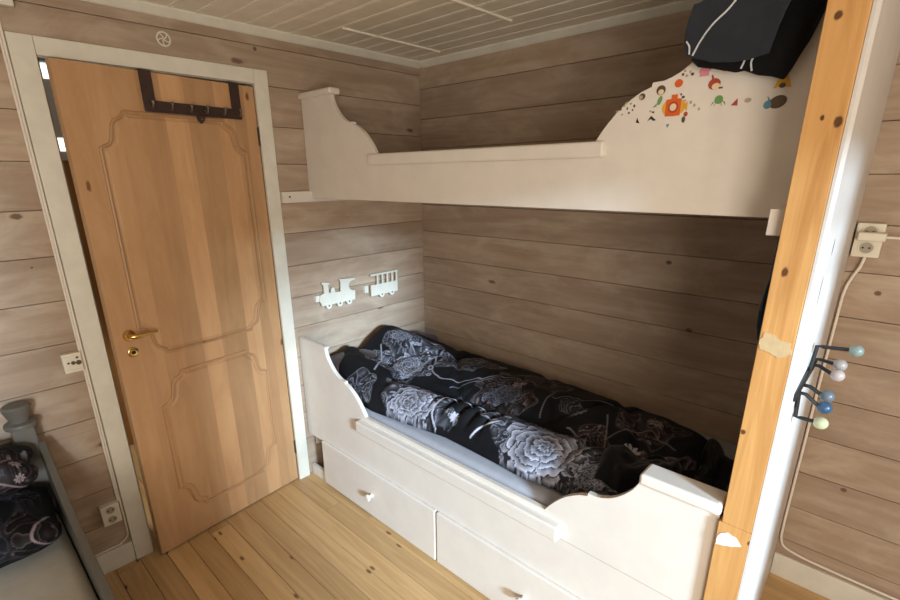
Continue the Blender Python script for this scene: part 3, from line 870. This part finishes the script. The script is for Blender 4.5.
# ------------------------------------------------------------------ train cut-outs
def rod(bm, y, z, r, x0, x1): lathe(bm, [(r, 0), (r, x1 - x0)], (x0, y, z), (1, 0, 0), 20)
loco = thing('wooden_locomotive', 'white wooden steam locomotive cutout on the wall above the pillow', 'wall decoration', (.015, -.74, 1.02))
pts = [(-.840, 1.178), (-.792, 1.171), (-.792, 1.160), (-.800, 1.156), (-.797, 1.112), (-.783, 1.110), (-.782, 1.126), (-.777, 1.136), (-.768, 1.139), (-.759, 1.134), (-.755, 1.124), (-.755, 1.108), (-.716, 1.106), (-.712, 1.168), (-.720, 1.172), (-.718, 1.178),
       (-.611, 1.171), (-.611, 1.161), (-.634, 1.158), (-.650, 1.148), (-.658, 1.130), (-.650, 1.110), (-.634, 1.099), (-.612, 1.096), (-.616, 1.040), (-.850, 1.040), (-.852, 1.056), (-.862, 1.070), (-.864, 1.090), (-.856, 1.104), (-.842, 1.110), (-.828, 1.112), (-.830, 1.158), (-.838, 1.166)]
bm = B(); prism(bm, pts, 'yz', .022, .032, .001); obj('body', bm, M_trim, loco)
for y in (-.804, -.727, -.660):
    bm = B(); lathe(bm, [(.004, 0), (.019, 0), (.019, .010), (.006, .010)], (.023, y, 1.036), (1, 0, 0), 20)
    w = obj('wheel', bm, M_trim, loco); bm = B(); lathe(bm, [(.005, 0), (.005, .001)], (.033, y, 1.036), (1, 0, 0), 12); obj('axle', bm, M_hole, w)
for a, b, c, d in ((-.882, -.845, 1.068, 1.104), (-.66, -.63, 1.06, 1.09)):
    bm = B(); box(bm, .0005, .0225, a, b, c, d, .002); obj('mounting_block', bm, M_trim, loco)
wag = thing('wooden_wagon', 'white wooden railway carriage cutout with open windows on the wall', 'wall decoration', (.015, -.38, 1.02))
bm = B(); box(bm, .022, .032, -.490, -.272, 1.034, 1.104, .001); obj('body', bm, M_trim, wag)
bm = B(); box(bm, .022, .032, -.487, -.268, 1.160, 1.172, .001); obj('roof', bm, M_trim, wag)
for y in (-.434, -.394, -.354, -.314, -.277):
    bm = B(); box(bm, .023, .031, y - .005, y + .005, 1.103, 1.161); obj('window_post', bm, M_trim, wag)
for y in (-.405, -.322):
    bm = B(); lathe(bm, [(.004, 0), (.019, 0), (.019, .010), (.006, .010)], (.023, y, 1.034), (1, 0, 0), 20)
    w = obj('wheel', bm, M_trim, wag); bm = B(); lathe(bm, [(.005, 0), (.005, .001)], (.033, y, 1.034), (1, 0, 0), 12); obj('axle', bm, M_hole, w)
bm = B(); box(bm, .0005, .0225, -.532, -.505, 1.060, 1.105, .002); obj('coupling_block', bm, M_trim, wag)
bm = B(); box(bm, .0005, .0225, -.46, -.42, 1.05, 1.09, .001); obj('mounting_block', bm, M_trim, wag)

# ------------------------------------------------------------------ wall fittings on the left
def schuko(parent, c, axis, r=.019):
    """round recessed outlet with two pin holes facing `axis`"""
    c = Vector(c); a = Vector(axis)
    bm = B(); lathe(bm, [(r, 0), (r + .003, .002), (r + .0015, .003), (r - .002, .0005)], c, a, 28)
    o = obj('outlet_ring', bm, M_plastic, parent)
    side = a.cross(Vector((0, 0, 1))).normalized()
    bm = B(); lathe(bm, [(r - .002, .0004), (r - .002, .0012)], c, a, 28)
    k = obj('outlet_recess', bm, paint('outlet_recess_plastic', srgb(168, 158, 140), .5, .02, bumps=0), parent)
    bm = B()
    for s in (-1, 1):
        lathe(bm, [(.0032, .0012), (.0032, .0020)], c + side * s * .009, a, 10)
    obj('pin_hole', bm, M_hole, k)
sw = thing('junction_box', 'white square open switch box beside the door casing', 'switch box', (.0, -2.03, .99))
bm = B(); box(bm, .001, .030, -2.068, -2.004, .995, 1.076, .003); obj('body', bm, M_plastic, sw)
for z in (1.003, 1.061):
    bm = B(); box(bm, .030, .034, -2.060, -2.012, z, z + .007, .001); obj('rim', bm, M_plastic, sw)
bm = B()
for y, z, r in ((-2.050, 1.038, .0045), (-2.034, 1.036, .008), (-2.016, 1.034, .010), (-2.018, 1.056, .005)): lathe(bm, [(r, 0), (r, .0012)], (.030, y, z), (1, 0, 0), 12)
obj('screw_hole', bm, paint('brown_plastic', srgb(92, 74, 58), .6, .1), sw)
so = thing('double_socket', 'cream double power socket low beside the door casing', 'power socket', (0, -2.035, .25))
bm = B(); box(bm, .001, .034, -2.076, -2.004, .250, .350, .004); obj('housing', bm, M_plastic, so)
schuko(so, (.034, -2.040, .324), (1, 0, 0)); schuko(so, (.034, -2.040, .276), (1, 0, 0))
cables = [[(.006, -1.992, 2.34), (.006, -1.992, 1.6), (.006, -1.993, 1.0), (.006, -1.993, .5), (.006, -1.993, .20), (.006, -1.998, .145), (.006, -2.03, .120), (.006, -2.08, .115), (.006, -2.6, .115), (.006, -3.2, .115)],
          [(.006, -2.0005, 2.34), (.006, -2.0005, 1.6), (.006, -2.001, 1.1), (.006, -2.002, .6), (.006, -2.0005, .37), (.006, -2.0005, .34)]]
bm = B(); tube(bm, smooth(cables[0]), .0042, 8)
tag(obj('cable', bm, M_cable), 'white cable running along the door casing and down onto the baseboard', 'cable')
bm = B(); tube(bm, cables[1], .0042, 8)
tag(obj('cable', bm, M_cable), 'white cable dropping into the low double socket, outer of the pair beside the door', 'cable')
bm = B(); box(bm, .001, .03, -2.35, -1.943, 2.309, 2.355, .004)
tag(obj('wall_strip', bm, M_trim), 'short white strip on the upper wall, top left corner above the cables', 'wall strip')

# ------------------------------------------------------------------ wall fittings on the right
rs = thing('wall_socket', 'cream double power socket on the board wall right of the post', 'power socket', (2.32, 0, 1.455))
bm = B(); box(bm, 2.258, 2.337, -.030, -.0005, 1.458, 1.578, .004); obj('housing', bm, M_plastic, rs)
schuko(rs, (2.297, -.030, 1.549), (0, -1, 0), .021); schuko(rs, (2.297, -.030, 1.492), (0, -1, 0), .021)
ch = thing('phone_charger', 'flat white charger plugged into the upper outlet of the right socket', 'charger', (2.34, -.05, 1.53))
bm = B(); box(bm, 2.268, 2.345, -.075, -.0315, 1.520, 1.549, .005, 3); obj('body', bm, M_plastic, ch)
bm = B(); tube(bm, smooth([(2.343, -.055, 1.534), (2.38, -.055, 1.534), (2.46, -.055, 1.530), (2.62, -.05, 1.52)]), .0045, 8); obj('cable', bm, M_cable, ch)
bm = B(); tube(bm, smooth([(2.300, -.018, 1.458), (2.293, -.016, 1.42), (2.277, -.012, 1.375), (2.266, -.012, 1.32), (2.264, -.012, 1.20), (2.262, -.012, .95), (2.262, -.012, .7), (2.261, -.012, .45), (2.261, -.012, .25), (2.266, -.010, .19), (2.282, -.009, .160), (2.330, -.008, .145), (2.40, -.008, .138), (2.60, -.008, .132), (2.9, -.008, .128), (3.6, -.008, .126)]), .0050, 8)
tag(obj('cable', bm, M_cable), 'white cable falling from the right socket along the white partition to the baseboard', 'cable')

# coat rack with coloured balls
cr = thing('ball_coat_rack', 'black wire coat rack with coloured ball ends on the white partition', 'coat rack', (2.29, -.77, 1.2))
XB = 2.2685
bm = B(); box(bm, XB + .003, XB + .010, -.925, -.60, 1.200, 1.222, .002); obj('bar', bm, M_black, cr)
def ball(px_y, arm, xyz, r, col, lab):
    bm = B(); tube(bm, arm, .0052, 8)
    hk = obj('hook', bm, M_black, cr)
    bm = B(); ellipsoid(bm, xyz, (r, r, r), sub=3)
    o = obj('ball', bm, paint('ball_' + lab, srgb(*[int(c * .82) for c in col]), .35, .04, bumps=0), hk); o['label'] = lab.replace('_', ' ') + ' wooden ball'
for (y, zb, za, xe, ze, col, lab, yb_) in BALLS if 'BALLS' in globals() else (
        (-.700, 1.212, 1.292, 2.362, 1.297, (140, 152, 140), 'grey_green', -.700),
        (-.665, 1.212, 1.225, 2.337, 1.216, (196, 176, 168), 'pale_pink', -.690),
        (-.640, 1.212, 1.236, 2.335, 1.236, (176, 164, 156), 'beige', -.655),
        (-.800, 1.205, 1.206, 2.331, 1.190, (104, 112, 118), 'slate_grey', -.800),
        (-.860, 1.205, 1.204, 2.334, 1.180, (52, 84, 112), 'dark_blue', -.860),
        (-.840, 1.200, 1.128, 2.334, 1.128, (206, 206, 158), 'pale_yellow', -.840)):
    arm = [(XB + .006, y, zb), (XB + .010, y, za), (XB + .022, y, za), (xe - .012, yb_, ze)]
    ball(None, arm, (xe, yb_, ze), .0165, col, lab)

# ------------------------------------------------------------------ dark trousers hung over the guard board
gt = thing('hung_trousers', 'dark sports trousers with white piping slung over the upper guard board', 'trousers', (2.03, -.86, 1.95))
def drape(name, mat, xt0, xt1, hem, yf_, seed, parent, zback=2.0, left=None, thick=.006):
    n, m = 60, 70
    a = np.linspace(0, 1, n); b = np.linspace(0, 1, m)
    A, T_ = np.meshgrid(a, b, indexing='ij')
    hx = np.array([p[0] for p in hem]); hz = np.array([p[1] for p in hem])
    s = np.interp(a, np.linspace(0, 1, len(hem)), np.arange(len(hem)))
    HX = np.interp(s, np.arange(len(hem)), hx)[:, None]; HZ = np.interp(s, np.arange(len(hem)), hz)[:, None]
    X0 = (xt0 + (xt1 - xt0) * a)[:, None]
    # t 0 = hem in front, .62 = crest over the cap, 1 = behind
    crest = 2.164 + .012 * np.sin(A * 9 + seed)
    tf = np.clip(T_ / .62, 0, 1); tb = np.clip((T_ - .62) / .38, 0, 1)
    Xc = HX + (X0 - HX) * tf
    w = fbm(Xc * 16 + seed, tf * 3, seed, 3) - .45
    Zf = HZ + (crest - HZ) * tf
    Zc = np.where(T_ <= .62, Zf, crest - (crest - zback) * tb)
    over = sstep(.86, 1.0, tf)
    Yc = yf_ + .0 * A - .018 * np.sin(tf * PI) * (1 - over) - .02 * w * (1 - over * .8)
    Yc = np.where(T_ <= .62, Yc + over * .045, yf_ + .045 + .075 * sstep(0, .35, tb))
    Zc = Zc + .010 * over * np.exp(-((T_ - .62) / .05) ** 2)
    me = grid_mesh(name, np.stack([Xc, Yc, Zc], -1), close=False)
    o = link_mesh(name, me, mat, parent, sharp=80)
    md = o.modifiers.new('thickness', 'SOLIDIFY'); md.thickness = thick; md.offset = 0
    return o, (Xc, Yc, Zc)
# under layer (darker, hangs lower), then the upper leg
o1, g1 = drape('trouser_leg', M_jet, 1.93, 2.172, [(1.905, 2.026), (1.925, 2.006), (1.96, 1.998), (2.010, 1.984), (2.03, 1.985), (2.06, 1.972), (2.090, 1.965), (2.115, 1.955), (2.125, 1.975), (2.150, 2.03), (2.168, 2.09)], -.886, 3, gt)
o2, g2 = drape('trouser_leg', M_navy2, 1.905, 2.128, [(1.890, 2.050), (1.900, 2.030), (1.915, 2.026), (1.96, 2.010), (2.00, 2.006), (2.04, 2.004), (2.075, 2.010), (2.080, 2.012)], -.906, 5, gt)
def stripe(g, pts, parent, r=.0022):
    Xc, Yc, Zc = g
    out = []
    for x, z in pts:
        d = (Xc - x) ** 2 + (Zc - z) ** 2; d = np.where(Yc < -.85, d, 9)
        i = np.unravel_index(np.argmin(d), d.shape); out.append((x, float(Yc[i]) - .005, z))
    bm = B(); tube(bm, smooth(out, 5), r, 6); obj('piping', bm, M_piping, parent)
stripe(g2, [(1.914, 2.030), (1.93, 2.058), (1.955, 2.088), (1.985, 2.115), (2.005, 2.145)], o2)
stripe(g2, [(1.906, 2.034), (1.906, 2.050), (1.898, 2.062)], o2)
stripe(g1, [(2.022, 1.990), (2.028, 2.004), (2.034, 2.016)], o1)
stripe(g1, [(2.046, 1.982), (2.044, 2.000), (2.052, 2.016)], o1)

# teal cloth hanging from the end of the bunk's ledger, mostly behind the post
prof = [(2.170, 2.186, 1.611), (2.170, 2.187, 1.57), (2.168, 2.188, 1.50), (2.162, 2.189, 1.46), (2.160, 2.190, 1.42), (2.161, 2.190, 1.38), (2.168, 2.188, 1.34)]
bm = B(); t = bmesh.new(); rings = []
for k, (xa, xb, z) in enumerate(prof):
    ring = []
    for q in range(20):
        a = 2 * PI * q / 20; rx, ry = (xb - xa) / 2, .03 + .012 * math.sin(k * .6)
        ring.append(t.verts.new(((xa + xb) / 2 + rx * math.cos(a) * (1 + .12 * math.sin(5 * a)), -.90 + ry * math.sin(a) * (1 + .15 * math.sin(4 * a + k)), z)))
    rings.append(ring)
for A_, B_ in zip(rings, rings[1:]):
    for q in range(20): t.faces.new([A_[q], A_[(q + 1) % 20], B_[(q + 1) % 20], B_[q]])
t.faces.new(rings[0]); t.faces.new(rings[-1][::-1]); bmesh.ops.recalc_face_normals(t, faces=t.faces[:])
merge(bm, t)
tag(obj('teal_cloth', bm, M_teal), 'sliver of teal cloth hanging in shadow behind the pine post', 'cloth')

# ------------------------------------------------------------------ second bed at the left edge
gb = thing('grey_bed', 'grey-green painted wooden bed with knobbed post at the left edge', 'bed', (1.0, -2.6, 0))
for y in (-2.245, -3.05):
    bm = B(); box(bm, .03, .105, y - .035, y + .035, 0, .845, .006, 3); o = obj('post', bm, M_grey, gb)
    bm = B(); lathe(bm, [(.050, 0), (.052, .010), (.050, .018), (.030, .024), (.030, .030), (.038, .052), (.044, .072), (.046, .082), (.040, .090), (.012, .093)], (.066, y, .845), (0, 0, 1), 28); obj('finial', bm, M_grey, o)
bm = B(); box(bm, .05, .075, -3.01, -2.285, .25, .80, .004); obj('headboard', bm, M_grey, gb)
rail = [(.105, .775), (.167, .742), (.28, .690), (.38, .645), (.485, .616), (.60, .600), (.724, .590), (.9, .565), (1.1, .56), (2.1, .56), (2.1, .22), (.105, .22)]
bm = B(); prism(bm, rail, 'xz', -2.216, -2.192, .003); obj('side_rail', bm, M_grey, gb)
bm = B(); box(bm, .08, 2.1, -3.05, -2.217, .26, .285); obj('slat_base', bm, M_grey, gb)
bm = B(); box(bm, .112, 2.09, -3.0, -2.219, .286, .505, .045, 6, tone=.5)
t_me = bpy.data.meshes.new('mattress'); bm.to_mesh(t_me); bm.free()
tag(link_mesh('mattress', t_me, M_beige), 'mattress in a beige sheet on the grey bed at the left edge', 'mattress')
mot2 = dict(fields=[((1.08, -2.32), .10, 3, .16), ((1.02, -2.42), .07, 4, .15), ((.90, -2.30), .06, 8, .16), ((.80, -2.40), .08, 5, .15)], roses=[((.86), -2.36, .055, 6, .8, .3, .3), (1.16, -2.36, .05, 2, .8, .1, .25)],
            lines=[(curve((.78, -2.26), (.86, -2.34), (.95, -2.46)), .004, .25), (curve((1.0, -2.26), (1.1, -2.34), (1.18, -2.46)), .004, .2)], daisies=[(1.10, -2.30, .016, .2), (.86, -2.35, .015, .2)])
pillow('pillow', .31, -2.57, .590, .165, .325, .082, (0, .10), M_floral, 'black floral pillow, lower of the two on the grey bed', 14, 3.6, motifs=mot2, n=170, amp=.16)
pillow('pillow', .235, -2.575, .765, .10, .32, .088, (0, .12), M_floral, 'black floral pillow, upper of the two on the grey bed', 15, 3.8, motifs=mot2, n=170, amp=.12)

# ------------------------------------------------------------------ light
def area(name, loc, target, sx, sy, power, col, spread=180):
    l = bpy.data.lights.new(name, 'AREA'); l.shape = 'RECTANGLE'; l.size = sx; l.size_y = sy
    l.energy = power; l.color = col; l.spread = math.radians(spread)
    o = bpy.data.objects.new(name, l); COL.objects.link(o); o.location = loc
    o.rotation_euler = (Vector(target) - Vector(loc)).to_track_quat('-Z', 'Y').to_euler()
    return o
area('window_sky_light', (12.0, -4.96, 3.74), (0, -.7, .5), 1.7, 1.0, 3100, (.58, .80, 1.0))
area('room_fill_light', (3.85, -3.1, 1.3), (0.3, -1.0, 1.35), 1.6, 1.4, 82, (1.0, .92, .79))  # added warm fill inside the room, apart from the window opening
hl = bpy.data.lights.new('hall_floor_spot', 'SPOT'); hl.energy = 60; hl.color = (1, .95, .85); hl.shadow_soft_size = .05; hl.spot_size = math.radians(34); hl.spot_blend = .3  # added spot standing in for sunlight on the hall floor
ho = bpy.data.objects.new('hall_floor_spot', hl); COL.objects.link(ho); ho.location = (-.80, -1.72, 2.2)

w = bpy.data.worlds.new('World'); SC.world = w; w.use_nodes = True
bg = w.node_tree.nodes['Background']; bg.inputs[0].default_value = (1.0, .93, .84, 1); bg.inputs[1].default_value = .17

# ------------------------------------------------------------------ camera
CAM = dict(cx=2.4014, cy=-2.339, cz=1.7502, yaw=.7605, pitch=-.3146, roll=-.0088, f=486.5458, sx=-7.3625, sy=33.9507)
cy_, sy_ = math.cos(CAM['yaw']), math.sin(CAM['yaw'])
fw = Vector((-sy_, cy_, 0)); rt = Vector((cy_, sy_, 0)); upv = Vector((0, 0, 1))
cp, sp_ = math.cos(CAM['pitch']), math.sin(CAM['pitch'])
f2 = fw * cp + upv * sp_; u2 = upv * cp - fw * sp_
cr_, sr_ = math.cos(CAM['roll']), math.sin(CAM['roll'])
R3, U3 = rt * cr_ + u2 * sr_, u2 * cr_ - rt * sr_
cam = bpy.data.cameras.new('Camera'); co = bpy.data.objects.new('Camera', cam); COL.objects.link(co)
m = Matrix((R3, U3, -f2)).transposed().to_4x4(); m.translation = (CAM['cx'], CAM['cy'], CAM['cz'])
co.matrix_world = m
cam.sensor_fit = 'HORIZONTAL'; cam.sensor_width = 36; cam.lens = CAM['f'] / 900 * 36
cam.shift_x = -CAM['sx'] / 900; cam.shift_y = CAM['sy'] / 900
cam.clip_start = .02
SC.camera = co

SC.view_settings.view_transform = 'Standard'; SC.view_settings.look = 'None'
SC.view_settings.gamma = 1; SC.view_settings.use_curve_mapping = False; SC.view_settings.exposure = .08
SC.cycles.use_denoising = True
SC.cycles.max_bounces = 8
